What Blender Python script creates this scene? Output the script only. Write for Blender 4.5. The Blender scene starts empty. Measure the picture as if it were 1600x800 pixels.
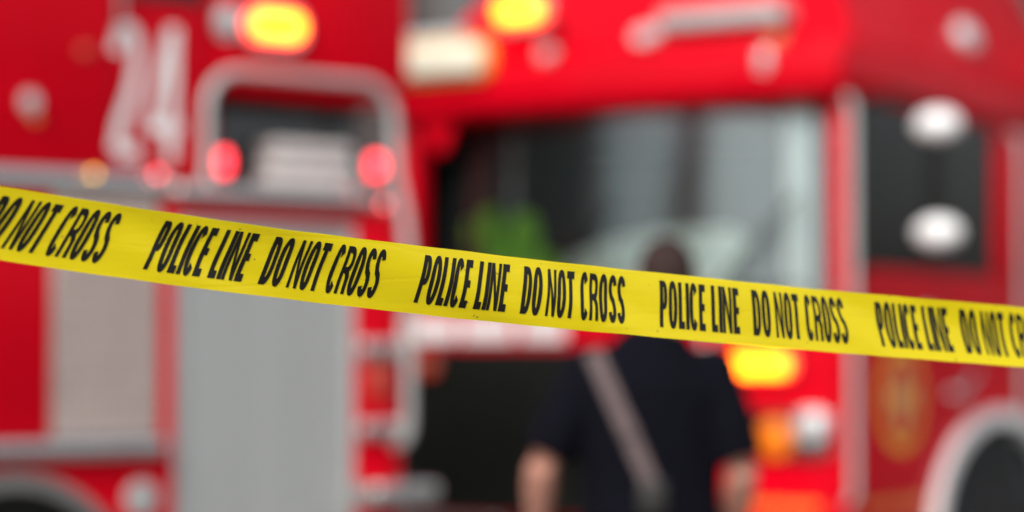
import bpy, bmesh, math, random
from mathutils import Vector, Matrix
random.seed(7)
S = bpy.context.scene
COL = S.collection
R = math.radians

# ------------------------------------------------------------------ camera
cam_d = bpy.data.cameras.new('camera'); cam = bpy.data.objects.new('camera', cam_d); COL.objects.link(cam)
cam.location = (0, 0, 1.43); cam.rotation_euler = (R(90 + 2.425), 0, 0)
cam_d.lens = 85; cam_d.sensor_width = 36; cam_d.clip_start = 0.05; cam_d.clip_end = 2000
cam_d.dof.use_dof = True; cam_d.dof.focus_distance = 2.69; cam_d.dof.aperture_fstop = 1.8
cam_d.dof.aperture_blades = 0
S.camera = cam
# ------------------------------------------------------------------ sky, sun, exposure
SUN_AZ, SUN_EL = 204.0, 40.0          # compass direction the light comes from (0 = +Y, clockwise), height
w = bpy.data.worlds.new('World'); S.world = w; w.use_nodes = True
nt = w.node_tree; nt.nodes.clear()
sky = nt.nodes.new('ShaderNodeTexSky'); sky.sky_type = 'NISHITA'; sky.sun_disc = False
sky.sun_elevation = R(SUN_EL); sky.sun_rotation = R(SUN_AZ); sky.air_density = 1.0; sky.dust_density = 4.0; sky.ozone_density = 1.0
hs = nt.nodes.new('ShaderNodeHueSaturation'); hs.inputs['Saturation'].default_value = 0.3     # thin overcast
bg = nt.nodes.new('ShaderNodeBackground'); bg.inputs['Strength'].default_value = 0.12
wo = nt.nodes.new('ShaderNodeOutputWorld')
nt.links.new(sky.outputs[0], hs.inputs['Color']); nt.links.new(hs.outputs[0], bg.inputs[0]); nt.links.new(bg.outputs[0], wo.inputs[0])
sun_d = bpy.data.lights.new('sun', 'SUN'); sun_d.energy = 0.9; sun_d.angle = R(25); sun_d.color = (1, 0.96, 0.9)
sun = bpy.data.objects.new('sun', sun_d); COL.objects.link(sun)
az, el = R(SUN_AZ), R(SUN_EL)
to_sun = Vector((math.sin(az) * math.cos(el), math.cos(az) * math.cos(el), math.sin(el)))
sun.rotation_euler = to_sun.to_track_quat('Z', 'Y').to_euler(); sun.location = (-6, -6, 12)
vs = S.view_settings; vs.view_transform = 'Standard'; vs.look = 'None'; vs.exposure = 0.72; vs.gamma = 1.0; vs.use_curve_mapping = False
S.cycles.use_denoising = True
S.cycles.max_bounces = 8; S.cycles.transparent_max_bounces = 12

# ------------------------------------------------------------------ materials
def mat(name, base, rough=0.5, metal=0.0, coat=0.0, emit=None, strength=0.0, var=0.0, vscale=6.0, bump=0.0, bscale=40.0, spec=0.5, trans=0.0):
    m = bpy.data.materials.new(name); m.use_nodes = True
    t = m.node_tree; b = t.nodes['Principled BSDF']
    b.inputs['Base Color'].default_value = (*base, 1); b.inputs['Roughness'].default_value = rough
    b.inputs['Metallic'].default_value = metal; b.inputs['Coat Weight'].default_value = coat
    b.inputs['Coat Roughness'].default_value = 0.06; b.inputs['Specular IOR Level'].default_value = spec
    if emit:
        b.inputs['Emission Color'].default_value = (*emit, 1); b.inputs['Emission Strength'].default_value = strength
    if var or bump:
        tc = t.nodes.new('ShaderNodeTexCoord')
    if var:
        n = t.nodes.new('ShaderNodeTexNoise'); n.inputs['Scale'].default_value = vscale; n.inputs['Detail'].default_value = 5
        t.links.new(tc.outputs['Object'], n.inputs['Vector'])
        r = t.nodes.new('ShaderNodeMapRange'); r.inputs['From Min'].default_value = .3; r.inputs['From Max'].default_value = .7
        r.inputs['To Min'].default_value = 1 - var; r.inputs['To Max'].default_value = 1 + var
        t.links.new(n.outputs['Fac'], r.inputs['Value'])
        mx = t.nodes.new('ShaderNodeVectorMath'); mx.operation = 'SCALE'; mx.inputs[0].default_value = base
        t.links.new(r.outputs[0], mx.inputs['Scale']); t.links.new(mx.outputs[0], b.inputs['Base Color'])
    if bump:
        n2 = t.nodes.new('ShaderNodeTexNoise'); n2.inputs['Scale'].default_value = bscale; n2.inputs['Detail'].default_value = 3
        t.links.new(tc.outputs['Object'], n2.inputs['Vector'])
        bp = t.nodes.new('ShaderNodeBump'); bp.inputs['Strength'].default_value = bump; bp.inputs['Distance'].default_value = 0.004
        t.links.new(n2.outputs['Fac'], bp.inputs['Height']); t.links.new(bp.outputs[0], b.inputs['Normal'])
    return m

def glass_mat(name, tint, refl_rough=0.02, ior=1.8, haze=0.0, refl=(1, 1, 1)):
    m = bpy.data.materials.new(name); m.use_nodes = True
    t = m.node_tree; t.nodes.clear()
    o = t.nodes.new('ShaderNodeOutputMaterial'); mx = t.nodes.new('ShaderNodeMixShader')
    tr = t.nodes.new('ShaderNodeBsdfTransparent'); tr.inputs[0].default_value = (*tint, 1)
    gl = t.nodes.new('ShaderNodeBsdfGlossy'); gl.inputs['Roughness'].default_value = refl_rough; gl.inputs[0].default_value = (*refl, 1)
    fr = t.nodes.new('ShaderNodeFresnel'); fr.inputs['IOR'].default_value = ior
    t.links.new(fr.outputs[0], mx.inputs[0]); t.links.new(tr.outputs[0], mx.inputs[1]); t.links.new(gl.outputs[0], mx.inputs[2])
    df = t.nodes.new('ShaderNodeBsdfDiffuse'); df.inputs[0].default_value = (0.5, 0.62, 0.6, 1); md = t.nodes.new('ShaderNodeMixShader'); md.inputs[0].default_value = haze  # pale teal haze colour mixed evenly over the glass
    t.links.new(mx.outputs[0], md.inputs[1]); t.links.new(df.outputs[0], md.inputs[2]); t.links.new(md.outputs[0], o.inputs[0])
    return m

MT = {
 'red': mat('red_paint', (0.60, 0.0, 0.010), 0.35, coat=.06, spec=.07, var=.06, vscale=2.0),
 'chrome': mat('polished_metal', (0.72, 0.71, 0.69), 0.18, 1.0, var=.05, vscale=9),
 'brushed': mat('brushed_aluminium', (0.44, 0.455, 0.45), 0.48, 0.2, var=.06, vscale=5),
 'plate': mat('tread_plate', (0.50, 0.38, 0.34), 0.4, 0.4, var=.08, vscale=7),  # warm tint carries the red reflected from the paintwork around
 'black': mat('black_plastic', (0.007, 0.008, 0.006), 0.55, spec=.25, var=.2),
 'rubber': mat('tyre_rubber', (0.014, 0.014, 0.015), 0.75, var=.25, vscale=20),
 'interior': mat('cab_interior', (0.030, 0.040, 0.039), 0.7, var=.2),  # lifted towards teal to carry a weak reflection in the windscreen
 'seat': mat('seat_fabric', (0.03, 0.032, 0.035), 0.85, var=.2, vscale=30),
 'white': mat('white_paint', (0.90, 0.90, 0.90), 0.35, coat=.5, var=.04),
 'digit': mat('white_reflective_film', (0.80, 0.79, 0.79), 0.4, var=.06, vscale=12),
 'gold': mat('gold_leaf', (0.90, 0.42, 0.03), 0.45, .0, var=.1, vscale=14),
 'tan': mat('tan_film', (0.50, 0.34, 0.17), 0.5, var=.1, vscale=14),
 'orange': mat('orange_reflective_film', (0.75, 0.17, 0.02), 0.4, var=.06),
 'amber_on': mat('amber_lens_lit', (0.8, 0.3, 0.02), 0.3, emit=(1.0, 0.16, 0.002), strength=8.5),
 'amber_rim': mat('amber_red_fringe', (0.8, 0.1, 0.02), 0.3, emit=(1.0, 0.03, 0.015), strength=4.5),
 'red_on': mat('red_lens_lit', (0.7, 0.03, 0.04), 0.3, emit=(1.0, 0.03, 0.05), strength=3.6),
 'red_dim': mat('red_lens_or_glint', (0.7, 0.05, 0.05), 0.3, emit=(1.0, 0.12, 0.14), strength=5),
 'amber_dim': mat('amber_lens_dim', (0.7, 0.3, 0.05), 0.3, emit=(1.0, 0.5, 0.06), strength=3),
 'amber_off': mat('amber_lens', (0.90, 0.20, 0.005), 0.4, spec=.2),
 'rust_off': mat('red_orange_lens', (0.45, 0.05, 0.02), 0.25, coat=1),
 'clear': mat('clear_lens', (0.52, 0.53, 0.54), 0.2, 0.2, coat=.5),
 'cream': mat('cream_lens', (0.74, 0.70, 0.56), 0.3, coat=.5),
 'mint': mat('mint_reflection', (0.76, 0.93, 0.86), 0.6, var=.05),
 'pale': mat('glare_pale_pillar', (0.92, 0.95, 0.94), 0.5, var=.04),
 'lime': mat('lime_fabric', (0.40, 0.92, 0.03), 0.8, var=.08, vscale=18),
 'canvas': mat('pale_canvas', (0.55, 0.52, 0.51), 0.85, var=.1, vscale=16, bump=.4, bscale=25),
 'skin': mat('skin', (0.42, 0.20, 0.145), 0.55, var=.08, vscale=25),
 'hair': mat('short_dark_hair', (0.040, 0.024, 0.022), 0.85, spec=.15, var=.3, vscale=60, bump=.6, bscale=160),
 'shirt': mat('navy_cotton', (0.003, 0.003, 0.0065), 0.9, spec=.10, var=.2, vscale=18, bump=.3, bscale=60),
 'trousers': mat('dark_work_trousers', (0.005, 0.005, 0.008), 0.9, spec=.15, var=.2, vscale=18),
 'leather': mat('pinkish_brown_leather', (0.12, 0.085, 0.085), 0.75, var=.15, vscale=25),
 'boot': mat('black_leather', (0.012, 0.011, 0.010), 0.45, var=.2),
 'eye': mat('eye', (0.6, 0.58, 0.55), 0.2),
 'ink': mat('black_ink', (0.006, 0.0055, 0.004), 0.38, spec=.4),
 'asphalt': mat('asphalt', (0.11, 0.108, 0.105), 0.9, var=.25, vscale=1.2, bump=.5, bscale=80),
 'brick': mat('dark_brick', (0.075, 0.062, 0.06), 0.85, var=.25, vscale=3),
 'stone': mat('grey_stone', (0.16, 0.155, 0.15), 0.8, var=.15, vscale=3),
 'pane': mat('dark_window', (0.02, 0.025, 0.03), 0.08, coat=1),
 'glass': glass_mat('windscreen_glass', (0.90, 0.95, 0.93), .18, 2.0, .015, (.82, .96, 1)),
 'glass_dark': glass_mat('tinted_glass', (0.13, 0.125, 0.11), ior=1.22),
 'glass_black': glass_mat('privacy_glass', (0.05, 0.055, 0.05), ior=1.35),
}
# yellow plastic tape: glossy film, lets a little light through, faint stretch marks
m = MT['tape'] = mat('yellow_plastic_film', (0.80, 0.62, 0.006), 0.27, spec=.5)
t = m.node_tree; b = t.nodes['Principled BSDF']; out = t.nodes['Material Output']
tc = t.nodes.new('ShaderNodeTexCoord'); mp = t.nodes.new('ShaderNodeMapping'); mp.inputs['Scale'].default_value = (5, 5, 38)
n1 = t.nodes.new('ShaderNodeTexNoise'); n1.inputs['Scale'].default_value = 1.6; n1.inputs['Detail'].default_value = 3
t.links.new(tc.outputs['Object'], mp.inputs[0]); t.links.new(mp.outputs[0], n1.inputs['Vector'])
bp = t.nodes.new('ShaderNodeBump'); bp.inputs['Strength'].default_value = .13; bp.inputs['Distance'].default_value = .006
vo = t.nodes.new('ShaderNodeTexVoronoi'); vo.feature = 'DISTANCE_TO_EDGE'; vo.inputs['Scale'].default_value = 1.0
mp2 = t.nodes.new('ShaderNodeMapping'); mp2.inputs['Scale'].default_value = (3.2, 3.2, 17); mp2.inputs['Rotation'].default_value = (0, .25, 0)
t.links.new(tc.outputs['Object'], mp2.inputs[0]); t.links.new(mp2.outputs[0], vo.inputs['Vector'])
mc = t.nodes.new('ShaderNodeMapRange'); mc.inputs['From Max'].default_value = .05; mc.interpolation_type = 'SMOOTHSTEP'
t.links.new(vo.outputs['Distance'], mc.inputs['Value'])
ad = t.nodes.new('ShaderNodeMath'); ad.operation = 'MULTIPLY_ADD'; ad.inputs[1].default_value = .18      # faint creases on top of the soft waves
t.links.new(mc.outputs[0], ad.inputs[0]); t.links.new(n1.outputs['Fac'], ad.inputs[2])
t.links.new(ad.outputs[0], bp.inputs['Height']); t.links.new(bp.outputs[0], b.inputs['Normal'])
n2 = t.nodes.new('ShaderNodeTexNoise'); n2.inputs['Scale'].default_value = 9; n2.inputs['Detail'].default_value = 6
t.links.new(tc.outputs['Object'], n2.inputs['Vector'])
cr = t.nodes.new('ShaderNodeMix'); cr.data_type = 'RGBA'; cr.inputs[6].default_value = (0.87, 0.715, 0.005, 1); cr.inputs[7].default_value = (0.81, 0.655, 0.006, 1)
t.links.new(n2.outputs['Fac'], cr.inputs[0])
n3 = t.nodes.new('ShaderNodeTexNoise'); n3.inputs['Scale'].default_value = 150; n3.inputs['Detail'].default_value = 1      # specks of grime
t.links.new(tc.outputs['Object'], n3.inputs['Vector'])
mr = t.nodes.new('ShaderNodeMapRange'); mr.inputs['From Min'].default_value = .765; mr.inputs['From Max'].default_value = .80; mr.inputs['To Max'].default_value = .75
t.links.new(n3.outputs['Fac'], mr.inputs['Value'])
sp = t.nodes.new('ShaderNodeMix'); sp.data_type = 'RGBA'; sp.inputs[7].default_value = (0.12, 0.09, 0.03, 1)
t.links.new(mr.outputs[0], sp.inputs[0]); t.links.new(cr.outputs[2], sp.inputs[6]); t.links.new(sp.outputs[2], b.inputs['Base Color'])
tl = t.nodes.new('ShaderNodeBsdfTranslucent'); tl.inputs[0].default_value = (0.88, 0.73, 0.01, 1)
ms = t.nodes.new('ShaderNodeMixShader'); ms.inputs[0].default_value = .25
t.links.new(b.outputs[0], ms.inputs[1]); t.links.new(tl.outputs[0], ms.inputs[2]); t.links.new(ms.outputs[0], out.inputs[0])

# ------------------------------------------------------------------ geometry helpers
class G:
    def __init__(s): s.v = []; s.f = []
    def add(s, v, f):
        o = len(s.v); s.v += [tuple(p) for p in v]; s.f += [tuple(i + o for i in q) for q in f]; return s
    def addbm(s, bm):
        bm.verts.ensure_lookup_table(); bm.verts.index_update()
        s.add([v.co for v in bm.verts], [[v.index for v in f.verts] for f in bm.faces]); bm.free(); return s
    def box(s, x0, x1, y0, y1, z0, z1, bev=0.0, seg=2):
        bm = bmesh.new(); bmesh.ops.create_cube(bm, size=1)
        for v in bm.verts:
            v.co = ((x0 + x1) / 2 + v.co.x * (x1 - x0), (y0 + y1) / 2 + v.co.y * (y1 - y0), (z0 + z1) / 2 + v.co.z * (z1 - z0))
        if bev: bmesh.ops.bevel(bm, geom=bm.edges[:], offset=bev, segments=seg, profile=.5, affect='EDGES')
        return s.addbm(bm)
    def tube(s, pts, r, n=10, cap=True):
        pts = [Vector(p) for p in pts]; rs = r if isinstance(r, (list, tuple)) else [r] * len(pts)
        v = []; f = []; up = None
        for i, p in enumerate(pts):
            d = (pts[min(i + 1, len(pts) - 1)] - pts[max(i - 1, 0)]).normalized()
            if up is None: up = d.orthogonal().normalized()
            up = (up - d * up.dot(d)).normalized(); sd = d.cross(up)
            for k in range(n):
                a = 2 * math.pi * k / n; v.append(p + (up * math.cos(a) + sd * math.sin(a)) * rs[i])
        for i in range(len(pts) - 1):
            for k in range(n):
                f.append((i * n + k, i * n + (k + 1) % n, (i + 1) * n + (k + 1) % n, (i + 1) * n + k))
        if cap: f.append(tuple(range(n - 1, -1, -1))); f.append(tuple((len(pts) - 1) * n + k for k in range(n)))
        return s.add(v, f)
    def lathe(s, prof, c, axis, n=24):
        """prof: list of (distance along axis, radius)"""
        ax = Vector(axis).normalized(); u = ax.orthogonal().normalized(); w_ = ax.cross(u); c = Vector(c)
        v = []; f = []
        for (h, r) in prof:
            for k in range(n):
                a = 2 * math.pi * k / n; v.append(c + ax * h + (u * math.cos(a) + w_ * math.sin(a)) * r)
        for i in range(len(prof) - 1):
            for k in range(n):
                f.append((i * n + k, i * n + (k + 1) % n, (i + 1) * n + (k + 1) % n, (i + 1) * n + k))
        f.append(tuple(range(n - 1, -1, -1))); f.append(tuple((len(prof) - 1) * n + k for k in range(n)))
        return s.add(v, f)
    def prism(s, poly, plane, a0, a1, scale1=1.0):
        """extrude a 2-D outline; plane 'xz' (along y), 'yz' (along x), 'xy' (along z)"""
        cx = sum(p[0] for p in poly) / len(poly); cy = sum(p[1] for p in poly) / len(poly); n = len(poly); v = []
        for a, sc in ((a0, 1.0), (a1, scale1)):
            for (p, q) in poly:
                p2, q2 = cx + (p - cx) * sc, cy + (q - cy) * sc
                v.append({'xz': (p2, a, q2), 'yz': (a, p2, q2), 'xy': (p2, q2, a)}[plane])
        f = [tuple(range(n)), tuple(range(2 * n - 1, n - 1, -1))] + [(i, n + i, n + (i + 1) % n, (i + 1) % n) for i in range(n)]
        return s.add(v, f)
    def ball(s, c, r, n=12, m_=8):
        c = Vector(c); rx, ry, rz = r if isinstance(r, (tuple, list)) else (r, r, r); v = [c + Vector((0, 0, rz))]; f = []
        for i in range(1, m_):
            th = math.pi * i / m_
            for k in range(n):
                a = 2 * math.pi * k / n; v.append(c + Vector((rx * math.sin(th) * math.cos(a), ry * math.sin(th) * math.sin(a), rz * math.cos(th))))
        v.append(c - Vector((0, 0, rz))); last = len(v) - 1
        for k in range(n):
            f.append((0, 1 + k, 1 + (k + 1) % n)); f.append((last, last - n + (k + 1) % n, last - n + k))
        for i in range(m_ - 2):
            for k in range(n):
                a = 1 + i * n; f.append((a + k, a + n + k, a + n + (k + 1) % n, a + (k + 1) % n))
        return s.add(v, f)
    def mesh(s, name, m_, angle=38):
        me = bpy.data.meshes.new(name); me.from_pydata(s.v, [], s.f)
        bm = bmesh.new(); bm.from_mesh(me); bmesh.ops.recalc_face_normals(bm, faces=bm.faces[:]); bm.to_mesh(me); bm.free()
        me.polygons.foreach_set('use_smooth', [True] * len(me.polygons)); me.set_sharp_from_angle(angle=R(angle))
        me.materials.append(MT[m_]); return me
    def part(s, name, m_, parent=None, label=None, angle=38):
        o = bpy.data.objects.new(name, s.mesh(name, m_, angle)); COL.objects.link(o); o.parent = parent
        if label: o['label'] = label
        return o

def tag(o, label=None, cat=None, group=None, kind=None):
    for k, v in (('label', label), ('category', cat), ('group', group), ('kind', kind)):
        if v: o[k] = v
    return o
def thing(name, label, cat, loc=(0, 0, 0), rz=0, group=None):
    o = bpy.data.objects.new(name, None); COL.objects.link(o); o.location = loc; o.rotation_euler = (0, 0, R(rz)); o.empty_display_size = .2
    return tag(o, label, cat, group)
def rrect(cx, cy, w_, h, r, n=5):
    p = []
    for (sx, sy, a0) in ((1, 1, 0), (-1, 1, 90), (-1, -1, 180), (1, -1, 270)):
        for k in range(n + 1):
            a = R(a0 + 90 * k / n); p.append((cx + sx * (w_ / 2 - r) + r * math.cos(a), cy + sy * (h / 2 - r) + r * math.sin(a)))
    return p
def copy_part(o, parent, loc):
    c = o.copy(); COL.objects.link(c); c.parent = parent; c.location = loc; return c

# ------------------------------------------------------------------ letter outlines (cap height 1)
def sup(cx, cy, rx, ry, a0, a1, n, e=2.5):
    o = []
    for k in range(n + 1):
        a = R(a0 + (a1 - a0) * k / n); c, s_ = math.cos(a), math.sin(a)
        o.append((cx + rx * math.copysign(abs(c) ** (2 / e), c), cy + ry * math.copysign(abs(s_) ** (2 / e), s_)))
    return o
def stroke(path, sw, bw):
    """outline of a path drawn with a pen sw wide and bw high"""
    L, Q = [], []
    for i, p in enumerate(path):
        a = path[max(i - 1, 0)]; c = path[min(i + 1, len(path) - 1)]
        dx, dy = (c[0] - a[0]) / sw, (c[1] - a[1]) / bw; l = math.hypot(dx, dy) or 1
        nx, ny = -dy / l, dx / l
        L.append((p[0] + nx * sw / 2, p[1] + ny * bw / 2)); Q.append((p[0] - nx * sw / 2, p[1] - ny * bw / 2))
    return L + Q[::-1]
def glyph(ch, w_, sw, bw):
    h = w_ / 2
    if ch == 'I': return [[(0, 0), (sw, 0), (sw, 1), (0, 1)]]
    if ch == 'L': return [[(0, 0), (w_, 0), (w_, bw), (sw, bw), (sw, 1), (0, 1)]]
    if ch == 'T': m0 = h - sw / 2; return [[(m0, 0), (m0 + sw, 0), (m0 + sw, 1 - bw), (w_, 1 - bw), (w_, 1), (0, 1), (0, 1 - bw), (m0, 1 - bw)]]
    if ch == 'E':
        a = .5 - bw * .45; b_ = .5 + bw * .5
        return [[(0, 0), (w_, 0), (w_, bw), (sw, bw), (sw, a), (w_ * .93, a), (w_ * .93, b_), (sw, b_), (sw, 1 - bw), (w_, 1 - bw), (w_, 1), (0, 1)]]
    if ch == 'N':
        k = sw * 1.05
        return [[(0, 0), (sw, 0), (sw, .66), (w_ - k, 0), (w_, 0), (w_, 1), (w_ - sw, 1), (w_ - sw, .36), (k, 1), (0, 1)]]
    if ch == 'O': return [sup(h, .5, h, .515, 0, 360, 36)[:-1], sup(h, .5, h - sw, .515 - bw, 0, 360, 36)[:-1]]
    if ch == 'D':
        k = max(w_ * .42, sw + .04); return [[(0, 0)] + sup(k, .5, w_ - k, .5, -90, 90, 18) + [(0, 1)],
                [(sw, bw)] + sup(k, .5, w_ - k - sw * .93, .5 - bw, -90, 90, 18) + [(sw, 1 - bw)]]
    if ch == 'P' or ch == 'R':
        k = max(w_ * .45, sw + .04); b0 = .385 if ch == 'P' else .43; c = (1 + b0) / 2; ry = (1 - b0) / 2
        hole = [(sw, b0 + bw * .85)] + sup(k, c, w_ - k - sw * .93, ry - bw * .85, -90, 90, 14) + [(sw, 1 - bw * .85)]
        if ch == 'P': return [[(0, 0), (sw, 0), (sw, b0)] + sup(k, c, w_ - k, ry, -90, 90, 18) + [(0, 1)], hole]
        return [[(0, 0), (sw, 0), (sw, b0), (w_ * .42, b0), (w_ * .55, b0 - .03), (w_ - sw * 1.02, b0 - .12), (w_ - sw * .95, 0), (w_ + sw * .12, 0), (w_ - sw * .0, b0 - .06), (w_ * .86, b0 + .03)]
                + sup(k, c, w_ - k, ry, -50, 90, 16) + [(0, 1)], hole]
    if ch == 'C':
        return [sup(h, .5, h, .515, 38, 322, 30) + sup(h, .5, h - sw, .515 - bw, 322, 38, 30)]
    if ch == 'S':
        rx, r1 = h - sw / 2, .265 - bw / 2 + .012; c1, c2 = 1 - r1 - bw / 2 + .015, r1 + bw / 2 - .015
        p = sup(h, c1, rx, r1, 12, 180, 16, 2.3) + [(sw * .55, c1 - .06), (h * .72, .545), (h * 1.28, .455), (w_ - sw * .55, c2 + .06)] + sup(h, c2, rx, r1, 0, -168, 16, 2.3)
        return [stroke(p, sw * 1.05, bw)]
    if ch == '2':
        p = sup(h, .76, h - sw / 2, .24 - bw / 2, 175, -10, 14, 2.2) + [(w_ * .72, .52), (w_ * .36, .26), (sw * .62, bw * .5)]
        body = stroke(p, sw, bw)
        return [body, [(sw * .9, 0.001), (w_, 0.001), (w_, bw), (sw * .9, bw)]]
    if ch == '4':
        return [[(w_ * .56, 0), (w_ * .56 + sw, 0), (w_ * .56 + sw, .20), (w_, .20), (w_, .20 + bw), (w_ * .56 + sw, .20 + bw), (w_ * .56 + sw, 1), (w_ * .52, 1), (0, .20 + bw), (0, .20), (w_ * .56, .20)],
                [(w_ * .56, .20 + bw), (w_ * .56, .72), (sw * .75, .20 + bw)]]
def dense(lp, step):
    o = []
    for i, p in enumerate(lp):
        q = lp[(i + 1) % len(lp)]; n = max(1, int(math.hypot(q[0] - p[0], q[1] - p[1]) / step))
        o += [(p[0] + (q[0] - p[0]) * k / n, p[1] + (q[1] - p[1]) * k / n) for k in range(n)]
    return o
def fill_outlines(loops):
    """2-D outlines (holes inside) -> verts, tris"""
    c = bpy.data.curves.new('outline', 'CURVE'); c.dimensions = '2D'; c.fill_mode = 'FRONT'
    for lp in loops:
        sp = c.splines.new('POLY'); sp.points.add(len(lp) - 1); sp.use_cyclic_u = True
        for q, p in zip(sp.points, lp): q.co = (p[0], p[1], 0, 1)
    o = bpy.data.objects.new('outline', c); COL.objects.link(o)
    dg = bpy.context.evaluated_depsgraph_get(); me = bpy.data.meshes.new_from_object(o.evaluated_get(dg))
    v = [tuple(q.co[:2]) for q in me.vertices]; f = [tuple(p.vertices) for p in me.polygons]
    bpy.data.objects.remove(o); bpy.data.curves.remove(c); bpy.data.meshes.remove(me)
    return v, f

# ================================================================== THE SETTING
g = G(); g.add([(-400, -400, 0), (400, -400, 0), (400, 400, 0), (-400, 400, 0)], [(0, 1, 2, 3)])
tag(g.part('road', 'asphalt'), 'grey asphalt road under the fire engines', kind='structure')

# building across the road behind the engines
bl = thing('brick_building', 'dark brick building behind the two fire engines', 'building', (0, 30, 0), 0)
G().box(-22, 22, 0, 9, 0, 14, .05, 1).part('wall', 'brick', bl)
G().box(-22.3, 22.3, -.3, 9.3, 14.002, 14.6, .05, 1).part('cornice', 'stone', bl)
G().box(-22, -16, -26, -.001, 0, 14, .05, 1).part('dark_reflection_wing', 'brick', bl)  # unseen wing added to darken the windscreen's reflections
fr_me = G().box(-.9, .9, -.06, -.001, -1.2, 1.2, .02, 1).mesh('window', 'stone'); pn_me = G().box(-.75, .75, -.075, -.061, -1.05, 1.05).mesh('pane', 'pane')
for zz in (2.4, 6.0, 9.6):
    for k in range(11):
        f_ = bpy.data.objects.new('window', fr_me); COL.objects.link(f_); f_.parent = bl; f_.location = (-19 + k * 3.8, 0, zz)
        p_ = bpy.data.objects.new('pane', pn_me); COL.objects.link(p_); p_.parent = f_

# ================================================================== shared vehicle pieces
def lamp(parent, name, cx, cz, w_, h, lens, y=0.0, depth=.05, bez=.018, bezm='chrome', r=None, plane='xz', sign=-1, label=None):
    """rounded lamp: bezel on the panel, domed lens proud of it"""
    r = r or min(w_, h) * .45
    a1 = y + sign * depth * .5; bz = G().prism(rrect(cx, cz, w_ + 2 * bez, h + 2 * bez, r + bez * .8), plane, y, a1, .97).part(name, bezm, parent, label)
    l = G(); o1 = rrect(cx, cz, w_, h, r)
    l.prism(o1, plane, a1 + sign * .001, y + sign * depth * .85, .97); l.prism(o1, plane, y + sign * depth * .85 + sign * .0005, y + sign * depth * 1.1, .8)
    if lens == 'amber_on':                       # redder glowing rim added for the red fringe around the clipped core
        ln = G().prism(o1, plane, a1 + sign * .001, y + sign * depth * .85, .97).part('lens', 'amber_rim', bz)
        G().prism(rrect(cx, cz, w_ * .90, h * .80, r * .8), plane, y + sign * depth * .85 + sign * .0005, y + sign * depth * 1.1, .9).part('core', lens, bz); return bz
    l.part('lens', lens, bz); return bz
def wheel(parent, c, r, wd, ax, rim_m='chrome'):
    ax = Vector(ax)
    ty = G().lathe([(-wd / 2, r * .62), (-wd / 2, r * .9), (-wd * .38, r * .985), (-wd * .1, r), (wd * .1, r), (wd * .38, r * .985), (wd / 2, r * .9), (wd / 2, r * .62)], (0, 0, 0), ax, 40).part('wheel', 'rubber', parent)
    ty.location = c
    G().lathe([(0, r * .2), (wd * .30, r * .6), (wd * .52, r * .63), (wd * .52, r * .58), (wd * .28, r * .50), (wd * .30, r * .22), (wd * .5, r * .2), (wd * .52, .02)], (0, 0, 0), ax, 32).part('rim', rim_m, ty)
    bg_ = G(); u = ax.orthogonal().normalized(); v_ = ax.cross(u)
    for k in range(10):
        a = k * math.pi / 5; p = ax * wd * .29 + (u * math.cos(a) + v_ * math.sin(a)) * r * .38
        bg_.lathe([(0, .016), (.03, .016), (.035, .01)], p, ax, 6)
    bg_.part('wheel_nuts', rim_m, ty)
    return ty
def arch_outline(c0, c1, r, a0, a1, n=20, k_=1.0):
    return [(c0 + r * k_ * math.cos(R(a0 + (a1 - a0) * k / n)), c1 + r * math.sin(R(a0 + (a1 - a0) * k / n))) for k in range(n + 1)]

# ================================================================== FIRE ENGINE 24 (left): we look at its flank, rear corner to the right
L = thing('fire_engine', 'red fire engine numbered 24 with grey roll-up locker door, at the left', 'fire engine', (-1.863, 8.8, 0), 38, 'fire engines parked on the road')
# chassis core, set back so that panels sit on it
G().box(-2.6, 1.74, .04, 2.36, .55, 2.04, .02, 1).part('body_core', 'black', L)
G().box(-2.6, .86, .03, .30, 2.06, 3.3, .03, 2).part('upper_body', 'red', L)
G().box(-2.6, 1.72, 1.9, 2.36, 2.042, 2.3, .03, 2).part('hose_bed_wall', 'red', L)
G().box(.862, 1.76, .26, .36, 2.06, 3.3, .03, 2).part('rear_upper_body', 'red', L)
# flank panels
G().box(-2.6, .205, 0, .05, 1.135, 2.045, .006).part('side_panel', 'red', L)
low = [(-2.6, .46), (-.52, .46)] + arch_outline(.04, .5, .52, 180, 0)[0:] + [(.67, .46), (.67, 1.055), (-2.6, 1.055)]
G().prism(low, 'xz', .0, .05).part('lower_panel', 'red', L)
G().box(-2.6, .86, 0, .028, 2.135, 3.3, .006).part('number_panel', 'red', L)
# tread plate panel with raised lozenges
tp = G().box(.212, .655, -.004, .05, 1.136, 2.045, .003, 1).part('tread_plate_panel', 'plate', L)
g = G(); i = 0
z = 1.15
while z < 2.03:
    x = .235 + (.026 if i % 2 else 0); j = 0
    while x < .635:
        a = R(45 if i % 2 else -45); dx, dz = math.cos(a) * .020, math.sin(a) * .020; nx, nz = -math.sin(a) * .007, math.cos(a) * .007
        g.add([(x - dx, -.0045, z - dz), (x + nx, -.0045, z + nz), (x + dx, -.0045, z + dz), (x - nx, -.0045, z - nz), (x, -.0085, z)], [(0, 1, 4), (1, 2, 4), (2, 3, 4), (3, 0, 4)])
        x += .052; j += 1
    z += .027; i += 1
tag(g.part('raised_tread', 'chrome', tp), kind='stuff')
# bright bands and ledge
G().box(-2.6, .69, -.02, .04, 2.05, 2.13, .012).part('trim_band', 'chrome', L)
G().box(-2.6, .655, -.07, .04, 1.06, 1.13, .014).part('ledge', 'chrome', L)
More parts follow.
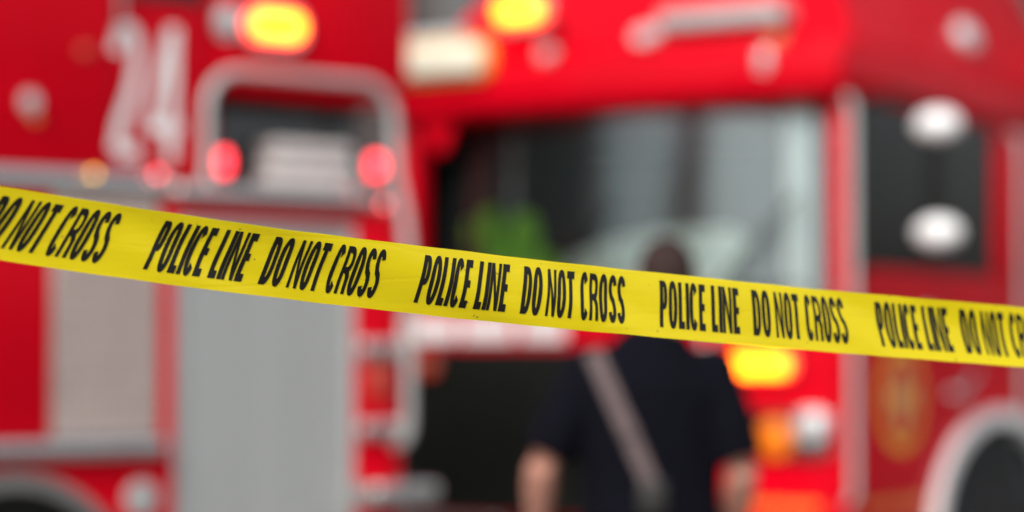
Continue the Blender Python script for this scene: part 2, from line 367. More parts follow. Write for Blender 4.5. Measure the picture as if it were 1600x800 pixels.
# rear corner: posts, header, roll-up door
G().box(.675, .725, -.008, .05, .46, 2.03, .008).part('door_post', 'red', L)
G().box(1.555, 1.78, -.008, .06, .46, 2.03, .02).part('corner_post', 'red', L)
G().box(1.745, 1.78, .062, 2.36, .46, 2.03, .012).part('rear_panel', 'red', L)
G().box(.727, 1.553, .0, .05, 1.965, 2.03, .004).part('door_header', 'red', L)
G().box(.70, 1.60, -.055, .05, 2.035, 2.105, .02, 3).part('drip_rail', 'chrome', L)
G().box(.70, 1.78, .052, .26, 2.045, 2.105, .008).part('platform', 'plate', L)
dr = G().box(.728, .752, -.006, .048, .47, 1.962, .004).box(1.528, 1.552, -.006, .048, .47, 1.962, .004).box(.753, 1.527, -.004, .048, 1.93, 1.962, .004).part('roll_up_door', 'brushed', L)
sl = G().prism([(.002, 0), (-.004, .004), (-.004, .027), (.002, .031)], 'yz', .754, 1.526).mesh('slat', 'brushed')
for k in range(45):
    o = bpy.data.objects.new('slat', sl); COL.objects.link(o); o.parent = dr; o.location = (0, .012, .478 + k * .0322)
G().box(.86, 1.42, -.03, -.005, .50, .53, .01).part('lift_bar', 'chrome', dr)
# handrail hoop over the platform, running down the corner as a grab rail
hoop = [(.86, -.01, 2.10), (.86, -.01, 2.40)]
for k in range(1, 9): a = R(180 - 90 * k / 8); hoop.append((.86 + .15 + .15 * math.cos(a), -.01, 2.40 + .15 * math.sin(a)))
hoop += [(1.3, -.01, 2.55)]
for k in range(0, 9): a = R(90 - 90 * k / 8); hoop.append((1.74 - .15 + .15 * math.cos(a), -.01, 2.40 + .15 * math.sin(a)))
hoop += [(1.745, -.02, 2.2), (1.765, -.06, 2.0), (1.775, -.075, 1.8), (1.775, -.075, 1.15), (1.765, -.06, 1.10), (1.755, .0, 1.08)]
hr = G().tube(hoop, .021, 12).part('handrail_hoop', 'brushed', L)
for zz in (1.47, 1.145):
    G().box(1.56, 1.80, -.06, -.006, zz - .035, zz + .035, .014, 3).part('rail_bracket', 'chrome', hr)
G().box(1.55, 1.87, -.16, .02, .84, .93, .02, 3).part('step', 'chrome', L)
G().box(-2.6, 1.80, -.03, .035, .36, .44, .015).part('rub_rail', 'chrome', L)
G().box(1.782, 1.80, .12, 2.3, .6, 2.0, .006).part('dark_reflection_panel', 'black', L)  # unseen black panel added so the windscreen reflects something dark
# recess behind the hoop: dark glass strip, pale locker flap
G().box(.864, 1.85, .028, .258, 2.47, 3.3, .02, 3).part('canopy', 'red', L)
rw = G().box(1.06, 1.74, .245, .262, 2.14, 2.43, .004, 1).part('rear_window', 'pane', L)
G().box(.90, 1.74, .235, .262, 2.432, 2.468, .006).part('window_trim', 'black', L)
# lamps
lamp(L, 'warning_light', 1.165, 2.742, .25, .12, 'amber_on', y=.028, depth=.08, bez=.03)
lamp(L, 'lamp_housing', 0.955, 2.745, .07, .10, 'clear', y=.028, depth=.05, bez=.02)
lamp(L, 'side_light', .900, 2.185, .03, .09, 'red_on', y=-.04, depth=.05, bez=.008)
lamp(L, 'side_light', 1.615, 2.205, .048, .09, 'red_on', y=-.03, depth=.06, bez=.008)
lamp(L, 'marker_or_glint', 1.655, 2.055, .018, .018, 'red_dim', y=-.055, depth=.02, bez=.004)  # not a lamp: glowing dot painted in for a red reflection
lamp(L, 'marker_or_glint', .36, 2.118, .02, .02, 'amber_dim', y=-.021, depth=.02, bez=.004)
lamp(L, 'marker_or_glint', .632, 2.130, .02, .02, 'red_dim', y=-.021, depth=.02, bez=.004)
lamp(L, 'marker_or_glint', .10, 2.37, .05, .06, 'clear', y=0, depth=.05, bez=.012)
lamp(L, 'marker_or_glint', .125, 2.315, .035, .025, 'amber_off', y=0, depth=.03, bez=.004)
lamp(L, 'corner_lamp', 1.66, 1.345, .06, .16, 'rust_off', y=-.008, depth=.03, bez=.008)
# locker furniture on the number panel
G().tube([(.455, 0, 3.1), (.455, -.05, 3.08), (.455, -.05, 2.69), (.455, 0, 2.67)], .013, 10).part('grab_handle', 'chrome', L)
G().lathe([(0, .028), (.012, .028), (.02, .022), (.022, .01)], (.334, 0, 2.578), (0, -1, 0), 20).part('latch', 'rust_off', L)
G().box(.525, .845, -.012, -.001, 2.80, 3.22, .004).part('cab_window', 'pane', L)
G().box(.452, .458, -.003, -.0005, 2.16, 3.28).part('panel_seam', 'black', L)
# number 24
g = G()
for ch, x0, w_ in (('2', .435, .135), ('4', .592, .155)):
    for loop in ([l] for l in glyph(ch, w_, .046, .10)) if ch == '2' else [glyph(ch, w_, .046, .10)]:
        v, f = fill_outlines(loop); yy = -.0035 if loop[0][0][1] != 0.001 else -.0045
        g.add([(x0 + p[0] + p[1] * .012, yy, 2.185 + p[1] * .515) for p in v], f)
g.part('fleet_number', 'digit', L, 'large white number 24')
# wheels and wheel arch trim
arch = arch_outline(.04, .5, .515, 184, -4) + arch_outline(.04, .5, .455, -4, 184)
G().prism(arch, 'xz', -.035, .03).part('wheel_arch', 'chrome', L)
wheel(L, (.04, .20, .46), .46, .3, (0, -1, 0)); wheel(L, (.04, 2.2, .46), .46, .3, (0, 1, 0))
wheel(L, (-2.0, .20, .46), .46, .3, (0, -1, 0)); wheel(L, (-2.0, 2.2, .46), .46, .3, (0, 1, 0))
# small oval fitting in the lower panel beside the door
G().lathe([(0, .07), (.014, .07), (.02, .055), (.022, .03)], (.585, 0, .90), (0, -1, 0), 20).part('filler_cap', 'brushed', L)
# pale folded canvas lying on the platform
cv = G()
cvn = 14; vv = []; ff = []
for k in range(3):
    cv.box(1.19 + .01 * k, 1.63 - .012 * k, .07, .225, 2.108 + k * .066, 2.172 + k * .066, .026, 3)
o = cv.part('folded_canvas', 'canvas'); o.matrix_world = Matrix.Translation((-1.863, 8.8, 0)) @ Matrix.Rotation(R(38), 4, 'Z')
tag(o, 'pale folded canvas lying on the ledge inside the handrail hoop', 'canvas')

# ================================================================== SECOND FIRE ENGINE (right): its cab front faces us
E = thing('fire_engine', 'red fire engine with wide windscreen and black grille facing the tape, at the right', 'fire engine', (1.555, 11.3, 0), -32, 'fire engines parked on the road')
# lower front skin with rounded corners
def corner_path(off, r0=.12):
    p = [(-2.55 - off, .4), (-2.55 - off, r0)]
    for k in range(7): a = R(180 + 90 * k / 6); p.append((-2.55 + r0 + (r0 + off) * math.cos(a), r0 + (r0 + off) * math.sin(a)))
    for k in range(7): a = R(270 + 90 * k / 6); p.append((-r0 + (r0 + off) * math.cos(a), r0 + (r0 + off) * math.sin(a)))
    p += [(off, r0), (off, .18)]
    return p
def skin(off0, off1, z0, z1):
    a = corner_path(off0); b_ = corner_path(off1); return G().prism(a + b_[::-1], 'xy', z0, z1)
skin(0, -.04, .62, 1.70).part('front_panel', 'red', E)
side = [(.182, .62), (1.08, .62)] + arch_outline(1.95, .53, .58, 171, 9, 24, 1.52) + [(2.82, .62), (3.4, .62), (3.4, 1.865), (.182, 1.865)]
G().prism(side, 'yz', -.045, 0).part('side_panel', 'red', E)
G().prism(side, 'yz', -2.55, -2.505).part('side_panel', 'red', E)
# door skin, seams, emblem
door = G().prism([(.22, .80), (.98, .80), (1.02, .9), (1.10, 1.0), (1.10, 1.84), (.22, 1.84)], 'yz', .001, .010).part('door', 'red', E)
G().tube([(.0, 1.30, 1.25), (.05, 1.32, 1.25), (.05, 1.52, 1.35), (.0, 1.54, 1.35)], .018, 10).part('grab_handle', 'chrome', E)
G().box(.0105, .03, .92, 1.04, 1.62, 1.68, .008).part('handle', 'chrome', door)
ey, ez = .638, 1.235
ring = [(ey + .262 * math.cos(R(a)), ez + .262 * math.sin(R(a))) for a in range(0, 360, 10)]
em = G().prism(ring, 'yz', .0105, .014).part('emblem', 'gold', door, 'gold fire service emblem with a cross in a ring')
G().prism([(ey + .208 * math.cos(R(a)), ez + .208 * math.sin(R(a))) for a in range(0, 360, 10)], 'yz', .0142, .0155).part('field', 'red', em)
cross = []
for q in range(4):
    for (r_, a) in ((.045, -45), (.15, -22), (.155, 0), (.15, 22)):
        cross.append((ey + r_ * math.cos(R(a + 90 * q)), ez + r_ * math.sin(R(a + 90 * q))))
G().prism(cross, 'yz', .0157, .018).part('cross', 'tan', em)
G().prism([(ey + .06 * math.cos(R(a)), ez + .06 * math.sin(R(a))) for a in range(0, 360, 15)], 'yz', .0182, .020).part('centre', 'gold', em)
# cab frame: pillars, roof, rear
def pillar(x0, x1, y0, y1, z0=1.70, z1=2.70): return G().box(x0, x1, y0, y1, z0, z1, .03, 3).part('pillar', 'red', E)
pillar(-.10, 0, .03, .17); pillar(-2.55, -2.45, .03, .17)
for x0, x1 in ((-.06, 0), (-2.55, -2.49)):
    pillar(x0, x1, 2.0, 3.4, 1.866)
G().box(-.05, -.008, 1.10, 1.14, 1.868, 2.70, .006).part('window_divider', 'black', E)
G().box(-2.58, .03, -.10, 3.4, 2.66, 2.92, .07, 5).part('brow', 'red', E)
g = G(); bm = bmesh.new(); bmesh.ops.create_cube(bm, size=1)
for v in bm.verts:
    up_ = v.co.z > 0; i_ = .68 if up_ else 0
    v.co = (-2.53 + i_ * .72 if v.co.x < 0 else -.01 - i_ * .72, .10 + i_ if v.co.y < 0 else 3.4, 3.84 if up_ else 2.921)
bmesh.ops.bevel(bm, geom=bm.edges[:], offset=.05, segments=4, profile=.5, affect='EDGES')
g.addbm(bm).part('roof', 'red', E)
G().box(-2.55, 0, 3.36, 3.40, .62, 2.66, .01).part('rear_wall', 'red', E)
G().box(-2.49, -.06, .05, 3.35, .64, 1.20).part('cab_floor', 'interior', E)
# windscreen, slightly wrapped
g = G(); nx, nz = 28, 6
for j in range(nz + 1):
    for i in range(nx + 1):
        tx = i / nx * 2 - 1; g.v.append((-1.275 + tx * 1.175, .0 + .27 * tx * tx + .06 * (j / nz), 1.69 + j / nz * .99))
for j in range(nz):
    for i in range(nx):
        a = j * (nx + 1) + i; g.f.append((a, a + 1, a + nx + 2, a + nx + 1))
g.part('windscreen', 'glass', E)
for x_ in (-1.75, -.75):
    wp = G().tube([(x_, -.02, 1.68), (x_ + .25, .0, 1.95), (x_ + .5, .02, 2.2)], .012, 8).part('wiper', 'black', E)
    G().box(x_ + .1, x_ + .55, -.012, .0, 1.76, 1.775).part('blade', 'black', wp)
for y0, y1 in ((.175, 1.095), (1.145, 1.995)):
    G().box(-.03, -.022, y0, y1, 1.868, 2.67).part('side_window', 'glass_dark', E)
    G().box(-2.528, -2.52, y0, y1, 1.868, 2.67).part('side_window', 'glass_black', E)
# cab interior
G().box(-2.45, -.10, .18, .62, 1.22, 1.69, .04, 3).part('dashboard', 'interior', E)
G().box(-2.49, -.06, 2.02, 2.08, 1.21, 2.65).part('bulkhead', 'interior', E)
for xs_ in (-.62, -1.88):
    st = G().box(xs_ - .26, xs_ + .26, .85, 1.35, 1.35, 1.52, .05, 3).part('seat', 'seat', E)
    G().box(xs_ - .26, xs_ + .26, 1.30, 1.44, 1.50, 2.2, .05, 3).part('backrest', 'seat', st)
    G().box(xs_ - .13, xs_ + .13, 1.31, 1.42, 2.22, 2.42, .04, 3).part('headrest', 'seat', st)
sw_ = [(-.62 + .22 * math.cos(R(a)), .80 + .09 * math.sin(R(a)), 1.72 + .2 * math.sin(R(a))) for a in range(0, 361, 15)]
G().tube(sw_, .016, 8).part('steering_wheel', 'black', E)
G().box(-.43, -.29, .245, .31, 1.695, 2.655, .02, 3).part('inner_post', 'pale', E, 'windscreen pillar painted pale for the sky glare on it')  # near pillar coloured pale for glare; same part as the dark far one
G().box(-2.29, -2.21, .30, .36, 1.695, 2.655, .02, 3).part('inner_post', 'interior', E)  # far pillar, coloured dark as the unlit copy
G().prism([(-2.42, 2.66), (-2.16, 2.66), (-2.24, 2.50), (-2.29, 2.50)], 'xz', -.02, .0).part('brow_gusset', 'red', E)
# nose with black slatted grille and white stripe
no = G().box(-2.47, -.72, -.10, -.001, .62, 1.665, .03, 3).part('nose', 'red', E)
gr = G().box(-2.44, -.76, -.118, -.101, .64, 1.485, .006).part('grille', 'black', E)
gs = G().box(-2.42, -.78, -.012, .0, -.008, .008, .003, 1).mesh('slat', 'black')
for k in range(18):
    o = bpy.data.objects.new('slat', gs); COL.objects.link(o); o.parent = gr; o.location = (0, -.1185, .67 + k * .0465)
for x0, x1 in ((-2.44, -2.10), (-2.07, -1.76), (-1.72, -1.46)):
    G().box(x0, x1, -.105, -.1002, 1.52, 1.635, .002, 1).part('white_stripe', 'white', no)
lamp(E, 'warning_light', -2.27, 1.385, .17, .10, 'rust_off', y=-.118, depth=.05, bez=.012, bezm='black')
lamp(E, 'warning_light', -.43, 1.40, .36, .11, 'amber_on', y=0, depth=.07, bez=.03)
lamp(E, 'clear_lamp', -.74, 1.48, .10, .09, 'clear', y=0, depth=.06, bez=.025)
# headlight cluster
hl = G().prism(rrect(-.30, 1.075, .47, .24, .05), 'xz', -.001, -.035, .97).part('headlight_bezel', 'chrome', E)
G().lathe([(0, .085), (.02, .085), (.035, .07), (.05, .04), (.055, .015)], (-.155, -.0355, 1.11), (0, -1, 0), 28).part('headlight', 'clear', hl)
G().lathe([(0, .09), (.02, .09), (.035, .07), (.045, .03)], (-.345, -.0355, 1.05), (0, -1, 0), 28).part('turn_signal', 'amber_off', hl)
# bumper and reflective stripe
G().box(-2.52, .04, -.52, .05, .42, .60, .05, 4).part('bumper', 'chrome', E)
G().box(-.50, -.13, -.006, -.0005, .705, .75).part('reflective_stripe', 'orange', E)
G().box(.0005, .006, .20, 1.0, .70, .745).part('reflective_stripe', 'orange', E)
# brow furniture
sc_ = lamp(E, 'scene_light', -2.21, 2.95, .60, .16, 'cream', y=-.10, depth=.10, bez=.028, bezm='gold', r=.05)
G().box(-2.42, -2.02, -.099, .03, 2.925, 3.01, .02).part('housing', 'gold', sc_)
bar = G().box(-2.2, -.30, .04, .20, 2.925, 3.0, .02).part('light_bar', 'red', E)
G().box(-1.02, -.34, .03, .22, 3.04, 3.14, .03, 3).part('bar_housing', 'brushed', bar)
G().box(-2.62, -2.16, .02, .2, 3.04, 3.14, .03, 3).part('bar_housing', 'brushed', bar)
lamp(E, 'warning_light', -1.79, 3.20, .29, .13, 'amber_on', y=.06, depth=.08, bez=.03)
G().box(-1.91, -1.69, .0605, .2, 3.0, 3.24, .02).part('lamp_bracket', 'red', E)
lamp(E, 'marker_or_glint', -1.08, 3.02, .13, .09, 'clear', y=.10, depth=.09, bez=.012)
lamp(E, 'marker_or_glint', -1.60, 2.96, .08, .05, 'clear', y=-.02, depth=.05, bez=.012)
lamp(E, 'marker_or_glint', -.32, 2.945, .07, .045, 'amber_off', y=-.03, depth=.05, bez=.01)
lamp(E, 'marker_or_glint', -.36, 2.84, .06, .10, 'clear', y=-.095, depth=.03, bez=.008)  # lamp added to stand in for a bright highlight on the brow
# front corner rail added for the corner's sky highlight; rear grab rail, roof lamp
for (yy, z0, z1, xo) in ((.02, .75, 2.66, .035), (2.21, 1.0, 2.66, .06)):
    G().tube([(0, yy, z0), (xo, yy, z0 + .04), (xo, yy, z1 - .04), (0, yy, z1)], .019, 10).part('grab_or_highlight_rail', 'brushed', E)
G().lathe([(0, .10), (.03, .10), (.05, .085), (.07, .05), (.075, .02)], (-.13, 1.86, 3.15), (1, 0, .5), 24).part('flank_lamp', 'clear', E)
# wing mirrors on both corners
for sx, x0 in ((1, 0), (-1, -2.55)):
    arm = G().tube([(x0, .10, 2.62), (x0 + sx * .25, .06, 2.66), (x0 + sx * .43, .10, 2.60), (x0 + sx * .43, .12, 1.95), (x0 + sx * .2, .10, 1.88), (x0, .12, 1.86)], .016, 8).part('mirror_arm', 'black', E)
    for zz in (2.50, 2.00):
        hg = G().ball((x0 + sx * .43, .09, zz + .01), (.115, .085, .075), 20, 14).part('mirror_housing', 'white' if sx > 0 else 'black', arm)  # near housings painted white for their sky highlights, far ones black
        G().prism(rrect(x0 + sx * .43, zz, .17, .10, .04), 'xz', .150, .178).part('mirror_glass', 'chrome', hg)
# wheel arches and wheels, body behind the cab
for xa, xb, ax, xc in ((-.03, .045, 1, -.18), (-2.52, -2.595, -1, -2.37)):
    ar = arch_outline(1.95, .53, .635, 186, -6, 32, 1.49) + arch_outline(1.95, .53, .555, -6, 186, 32, 1.54)
    G().prism(ar, 'yz', xa, xb).part('wheel_arch', 'white', E)
    wheel(E, (xc, 1.98, .53), .53, .32, (ax, 0, 0), 'black'); wheel(E, (xc, 5.4, .53), .53, .32, (ax, 0, 0))
G().box(-2.55, 0, 3.45, 7.2, .98, 3.4, .03).part('rear_body', 'red', E)
G().box(-2.1, -.4, .3, 7.0, .42, .61, .02).part('chassis', 'black', E)
tr = Matrix.Translation((1.555, 11.3, 0)) @ Matrix.Rotation(R(-32), 4, 'Z')
# on the dashboard: panel added for the sky's reflection, and a vest
g = G()
g.prism([(-1.80, 1.693), (-1.78, 1.93), (-1.55, 2.03), (-1.25, 2.09), (-.86, 2.09), (-.72, 2.02), (-.70, 1.693)], 'xz', .27, .282)
for k in range(5): g.box(-1.70 + k * .22, -1.695 + k * .22, .266, .2695, 1.70, 1.92)
g.v = [(x, y - .17 + (z - 1.69) * 1.1, z) for (x, y, z) in g.v]
o = g.part('reflection_panel', 'mint'); o.matrix_world = tr; tag(o, 'added mint panel standing in for a sky reflection in the windscreen', 'reflection_panel')
g = G()
for k in range(16):
    g.ball((-2.16 + random.random() * .36, .27 + random.random() * .12, 1.74 + (k / 15) * .17 + random.random() * .04), (.09 + random.random() * .05, .06, .07 + random.random() * .03), 12, 8)
g.ball((-1.91, .24, 2.06), (.10, .06, .14)).ball((-2.14, .28, 2.10), (.07, .05, .13)).ball((-2.28, .31, 2.08), (.03, .04, .10))
o = g.part('high_visibility_vest', 'lime'); o.matrix_world = tr
o.modifiers.new('r', 'REMESH').voxel_size = .02; o.modifiers.new('s', 'SMOOTH').iterations = 4
tag(o, 'bundled lime green high visibility vest on the dashboard', 'vest')

# ================================================================== PERSON seen from behind
def loft(g, rings, n=16):
    """rings: (centre, rx, ry, frame z-direction) elliptical sections, closed with caps"""
    v = []; f = []
    for i, (c, rx, ry) in enumerate(rings):
        c = Vector(c); d = (Vector(rings[min(i + 1, len(rings) - 1)][0]) - Vector(rings[max(i - 1, 0)][0])).normalized()
        xax = Vector((1, 0, 0)); xax = (xax - d * xax.dot(d)).normalized(); yax = d.cross(xax)
        for k in range(n):
            a = 2 * math.pi * k / n; v.append(c + xax * rx * math.cos(a) + yax * ry * math.sin(a))
    for i in range(len(rings) - 1):
        for k in range(n): f.append((i * n + k, i * n + (k + 1) % n, (i + 1) * n + (k + 1) % n, (i + 1) * n + k))
    f.append(tuple(range(n - 1, -1, -1))); f.append(tuple((len(rings) - 1) * n + k for k in range(n)))
    g.add(v, f)
def remeshed(g, name, m_, parent, vox, smooth=6):
    me = bpy.data.meshes.new('tmp'); me.from_pydata(g.v, [], g.f)
    bm = bmesh.new(); bm.from_mesh(me); bmesh.ops.recalc_face_normals(bm, faces=bm.faces[:]); bm.to_mesh(me); bm.free()
    o = bpy.data.objects.new('tmp', me); COL.objects.link(o)
    r_ = o.modifiers.new('r', 'REMESH'); r_.mode = 'VOXEL'; r_.voxel_size = vox
    s_ = o.modifiers.new('s', 'SMOOTH'); s_.iterations = smooth; s_.factor = .5
    dg = bpy.context.evaluated_depsgraph_get(); me2 = bpy.data.meshes.new_from_object(o.evaluated_get(dg))
    bpy.data.objects.remove(o); bpy.data.meshes.remove(me)
    me2.name = name; me2.polygons.foreach_set('use_smooth', [True] * len(me2.polygons)); me2.materials.clear(); me2.materials.append(MT[m_])
    ob = bpy.data.objects.new(name, me2); COL.objects.link(ob); ob.parent = parent; return ob
P = thing('person', 'person in dark navy shirt with pale diagonal strap, seen from behind', 'person', (.385, 6.7, 0), 0)
HX = .045
EL, ER = Vector((-.305, -.02, 1.13)), Vector((.25, -.02, 1.12)); WL, WR = Vector((-.315, .10, .90)), Vector((.225, .12, .90))
SL, SR = Vector((-.178, 0, 1.395)), Vector((.172, 0, 1.395))
def torso(g, e):
    loft(g, [((0, 0, .86), .175 + e, .118 + e), ((0, .0, .95), .182 + e, .124 + e), ((0, .005, 1.08), .178 + e, .118 + e), ((0, 0, 1.25), .18 + e, .122 + e), ((.003, 0, 1.35), .188 + e, .118 + e), ((.006, 0, 1.42), .155 + e, .095 + e), ((.012, .0, 1.47), .10 + e, .075 + e), ((.018, .005, 1.51), .066 + e, .065 + e)], 20)
body = G(); torso(body, 0)
loft(body, [((.012, .0, 1.44), .08, .07), ((.02, .008, 1.51), .062, .064), ((.032, .015, 1.585), .058, .062)])
body.ball((HX, .03, 1.665), (.074, .092, .108), 18, 14); body.ball((HX, .055, 1.62), (.056, .068, .07), 14, 10)
body.ball((HX, .128, 1.64), (.013, .02, .022)); body.ball((HX - .077, .025, 1.65), (.010, .02, .03)); body.ball((HX + .077, .025, 1.65), (.010, .02, .03))
def arm(g, S_, E_, W_, e0=0, stop=1.0):
    loft(g, [(S_ + Vector((0, 0, .025)), .045 + e0, .05 + e0), (S_.lerp(E_, .15), .058 + e0, .062 + e0), (S_.lerp(E_, .5), .052 + e0, .056 + e0), (S_.lerp(E_, .92), .042 + e0 * 1.1, .045 + e0 * 1.1)])
    g.ball(S_, .062 + e0, 14, 10)
def fore(g, E_, W_, side):
    loft(g, [(E_ + (E_ - W_) * .06, .036, .036), (E_, .043, .045), (E_.lerp(W_, .25), .046, .046), (E_.lerp(W_, .7), .034, .034), (W_, .026, .03), (W_ + (W_ - E_).normalized() * .03, .026, .032)], 14)
    d = (W_ - E_).normalized(); d = (d + Vector((0, 0, -.5))).normalized(); pc = W_ + d * .055
    loft(g, [(W_ + d * .01, .018, .03), (pc, .017, .043), (W_ + d * .10, .015, .042)], 12)
    fwd = Vector((0, 1, 0)); fwd = (fwd - d * fwd.dot(d)).normalized(); inn = Vector((-side, 0, 0))
    for k, ln in enumerate((.072, .082, .077, .060)):
        b0 = W_ + d * .095 + fwd * (.030 - k * .020); q1 = b0 + (d * .9 + inn * .25) * ln * .45; q2 = q1 + (d * .75 + inn * .6) * ln * .32; q3 = q2 + (d * .5 + inn * .85) * ln * .25
        g.tube([b0 - d * .02, b0, q1, q2, q3], [.010, .0098, .0092, .0085, .0072], 8); g.ball(q3, .0072, 8, 6)
    b0 = W_ + d * .03 + fwd * .03; q1 = b0 + (d * .6 + fwd * .7 + inn * .3) * .034; q2 = q1 + (d * .9 + fwd * .25 + inn * .35) * .03
    g.tube([b0 - fwd * .02, b0, q1, q2], [.013, .0125, .0115, .009], 8); g.ball(q2, .009, 8, 6)
for (s_, e_, w2, sd) in ((SL, EL, WL, -1), (SR, ER, WR, 1)): arm(body, s_, e_, w2); fore(body, e_, w2, sd)
HIPS = ((-.09, -.12), (.09, .13))
for hx, fx in HIPS:
    loft(body, [((hx, 0, .92), .085, .10), ((hx, .0, .80), .088, .095), ((hx * .5 + fx * .5, .01, .50), .06, .065), ((fx, -.01, .33), .055, .06), ((fx, -.005, .12), .038, .042), ((fx, 0, .05), .04, .045)])
    loft(body, [((fx, -.05, .045), .03, .035), ((fx, .05, .04), .038, .035), ((fx, .15, .03), .04, .026), ((fx, .19, .026), .03, .02)])
remeshed(body, 'body', 'skin', P, .008, 4)
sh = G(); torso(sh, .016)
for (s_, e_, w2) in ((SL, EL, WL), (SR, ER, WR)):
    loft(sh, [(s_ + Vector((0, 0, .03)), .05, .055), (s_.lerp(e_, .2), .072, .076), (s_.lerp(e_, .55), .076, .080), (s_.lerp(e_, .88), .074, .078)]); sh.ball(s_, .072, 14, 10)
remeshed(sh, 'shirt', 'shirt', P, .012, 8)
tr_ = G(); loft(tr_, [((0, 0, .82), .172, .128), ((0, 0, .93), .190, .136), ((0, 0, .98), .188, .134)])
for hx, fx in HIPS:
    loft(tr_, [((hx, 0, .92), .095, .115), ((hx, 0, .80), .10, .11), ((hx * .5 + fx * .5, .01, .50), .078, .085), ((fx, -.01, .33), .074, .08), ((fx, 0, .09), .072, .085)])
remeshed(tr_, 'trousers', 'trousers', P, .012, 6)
for hx, fx in HIPS:
    bt = G(); loft(bt, [((fx, -.06, .055), .042, .05), ((fx, .05, .055), .05, .05), ((fx, .15, .042), .052, .038), ((fx, .21, .034), .038, .028)]); loft(bt, [((fx, -.005, .05), .05, .06), ((fx, -.005, .16), .05, .055)])
    bt.box(fx - .05, fx + .05, -.10, .22, .0, .025, .01)
    remeshed(bt, 'boot', 'boot', P, .008, 3)
hr_ = G(); hr_.ball((HX, .018, 1.674), (.080, .094, .098), 20, 16)
hv = []
o = remeshed(hr_, 'hair', 'hair', P, .009, 2)
bm = bmesh.new(); bm.from_mesh(o.data)
bmesh.ops.delete(bm, geom=[v for v in bm.verts if v.co.z < 1.622 + max(0, (v.co.y - .02)) * .95], context='VERTS'); bm.to_mesh(o.data); bm.free()
for sx in (-1, 1): G().ball((HX + sx * .03, .112, 1.675), .012, 10, 8).part('eye', 'eye', P)
# strap from the left shoulder across the back to the right hip
def back_y(x, z):
    rx, ry = (.205, .138)
    if z > 1.36: ry -= (z - 1.36) * .35
    return -ry * math.sqrt(max(.05, 1 - (x / rx) ** 2)) - .007
sg = G(); pts = [(-.165 + .160 * k / 14, 1.45 - .37 * k / 14) for k in range(15)]
dx, dz = .215, -.50; l = math.hypot(dx, dz); px_, pz_ = -dz / l * .023, dx / l * .023
for (x, z) in pts:
    for s_ in (-1, 1): xx, zz = x + px_ * s_, z + pz_ * s_; sg.v.append((xx, back_y(xx, zz), zz)); sg.v.append((xx, back_y(xx, zz) + .006, zz))
for k in range(14):
    a = 4 * k; b_ = a + 4
    sg.f += [(a, a + 2, b_ + 2, b_), (a + 1, b_ + 1, b_ + 3, a + 3), (a, b_, b_ + 1, a + 1), (a + 2, a + 3, b_ + 3, b_ + 2)]
sp_ = sg.part('strap', 'leather', P, 'pale pinkish brown strap across the back')
G().box(-.095, -.045, -.146, -.139, 1.215, 1.245, .003).part('buckle', 'leather', sp_)

G().box(-.045, .035, -.165, -.138, 1.00, 1.10, .012, 3).part('pouch', 'boot', sp_)

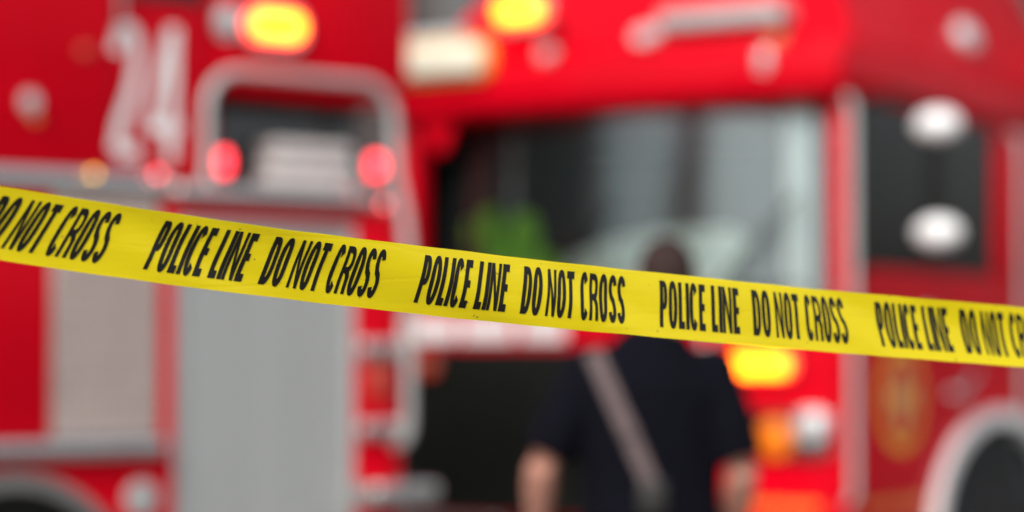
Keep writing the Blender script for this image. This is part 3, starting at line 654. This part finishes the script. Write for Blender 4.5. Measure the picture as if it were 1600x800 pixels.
# ================================================================== POLICE TAPE
TW = .0762; D0 = 2.568; C_ = .05062
def t_center(u):
    """centre line; u counts repeats of the wording"""
    d = D0 * (1 + C_ * u); x = (239.97 + 447.04 * u) / (1 + C_ * u); q = (x - 800) / 800
    qc = max(-1.15, min(1.15, q))
    y = 453.6 + 85.2 * qc - 15.56 * qc ** 2 + 4.0 * qc ** 3 + (q - qc) * (60 if q > 0 else 125)
    a = math.atan(160 / 3778); vy, vz = 3778, 400 - y
    ry, rz = math.cos(a) * vy - math.sin(a) * vz, math.sin(a) * vy + math.cos(a) * vz
    k = d / ry; return Vector(((x - 800) * k, d, 1.43 + rz * k)), q
def t_tilt(q): return R(-2 + 13.5 * max(-1.3, min(1.3, q)) + 4 * math.sin(q * 5.0))
def t_point(u, v, lift=0.0):
    """v runs from -0.5 (lower edge) to 0.5"""
    c, q = t_center(u); T = (t_center(u + .01)[0] - t_center(u - .01)[0]).normalized()
    up = Vector((0, 0, 1)); up = (up - T * up.dot(T)).normalized(); N = T.cross(up)      # N points away from the camera
    if N.y < 0: N = -N
    th = t_tilt(q); U = up * math.cos(th) + N * math.sin(th); NN = (N * math.cos(th) - up * math.sin(th))
    bow = .0035 * math.cos(u * 1.7 + .6) * (1 - (2 * v) ** 2) + .0016 * math.sin(u * 4.1 + v * 5)
    edge = 1 + .006 * math.sin(u * 9.0 + 1.3) * math.sin(u * 3.7) + .004 * math.sin(u * 23.0)
    bow += .0009 * math.sin(u * 13.0 + v * 9.0) * math.sin(u * 2.3 + 1.0)
    return c + U * (v * TW * edge) + NN * (bow - lift)
def t_shear(q): return .012 - .085 * q + .012 * q * q            # how far the print has been dragged sideways, per tape width, in repeats
TP = G(); nu, nv = 1400, 16; u0, u1 = -4.4, 10.2
for i in range(nu + 1):
    for j in range(nv + 1): TP.v.append(t_point(u0 + (u1 - u0) * i / nu, j / nv - .5))
for i in range(nu):
    for j in range(nv):
        a = i * (nv + 1) + j; TP.f.append((a, a + nv + 1, a + nv + 2, a + 1))
tape = TP.part('police_tape', 'tape', None, angle=80)
tag(tape, 'yellow plastic barrier tape reading POLICE LINE DO NOT CROSS, stretched across the front', 'barrier tape')
WID = {'P': .92, 'O': 1.06, 'L': .74, 'I': .32, 'C': 1.0, 'E': .76, 'N': 1.1, 'D': 1.0, 'T': .92, 'R': 1.06, 'S': .95}
WORDS = (('POLICE', 0, .2005), ('LINE', .2281, .3534), ('DO', .4134, .4948), ('NOT', .5163, .631), ('CROSS', .6567, .8483))
SHAPES = {}
for ch, wv in WID.items(): SHAPES[ch] = fill_outlines([dense(l_, .06) for l_ in glyph(ch, wv, {'N': .31, 'R': .35, 'S': .37}.get(ch, .425), .16)])
def lettering(k):
    for word, a, e in WORDS:
        tot = sum(WID[c] for c in word) + .15 * (len(word) - 1); s_ = (e - a) / tot; x = a; g = G()
        for c in word:
            v, f = SHAPES[c]; pv = []
            for (p, h) in v:
                vv_ = -.335 + h * .715; u = k + x + p * s_
                q = t_center(u)[1]
                pv.append(t_point(u + t_shear(q) * vv_, vv_, .0007))
            g.add(pv, f); x += (WID[c] + .15) * s_
        o = g.part('printed_word', 'ink', tape, 'black printed word ' + word, angle=80)
for k in range(-4, 10): lettering(k)
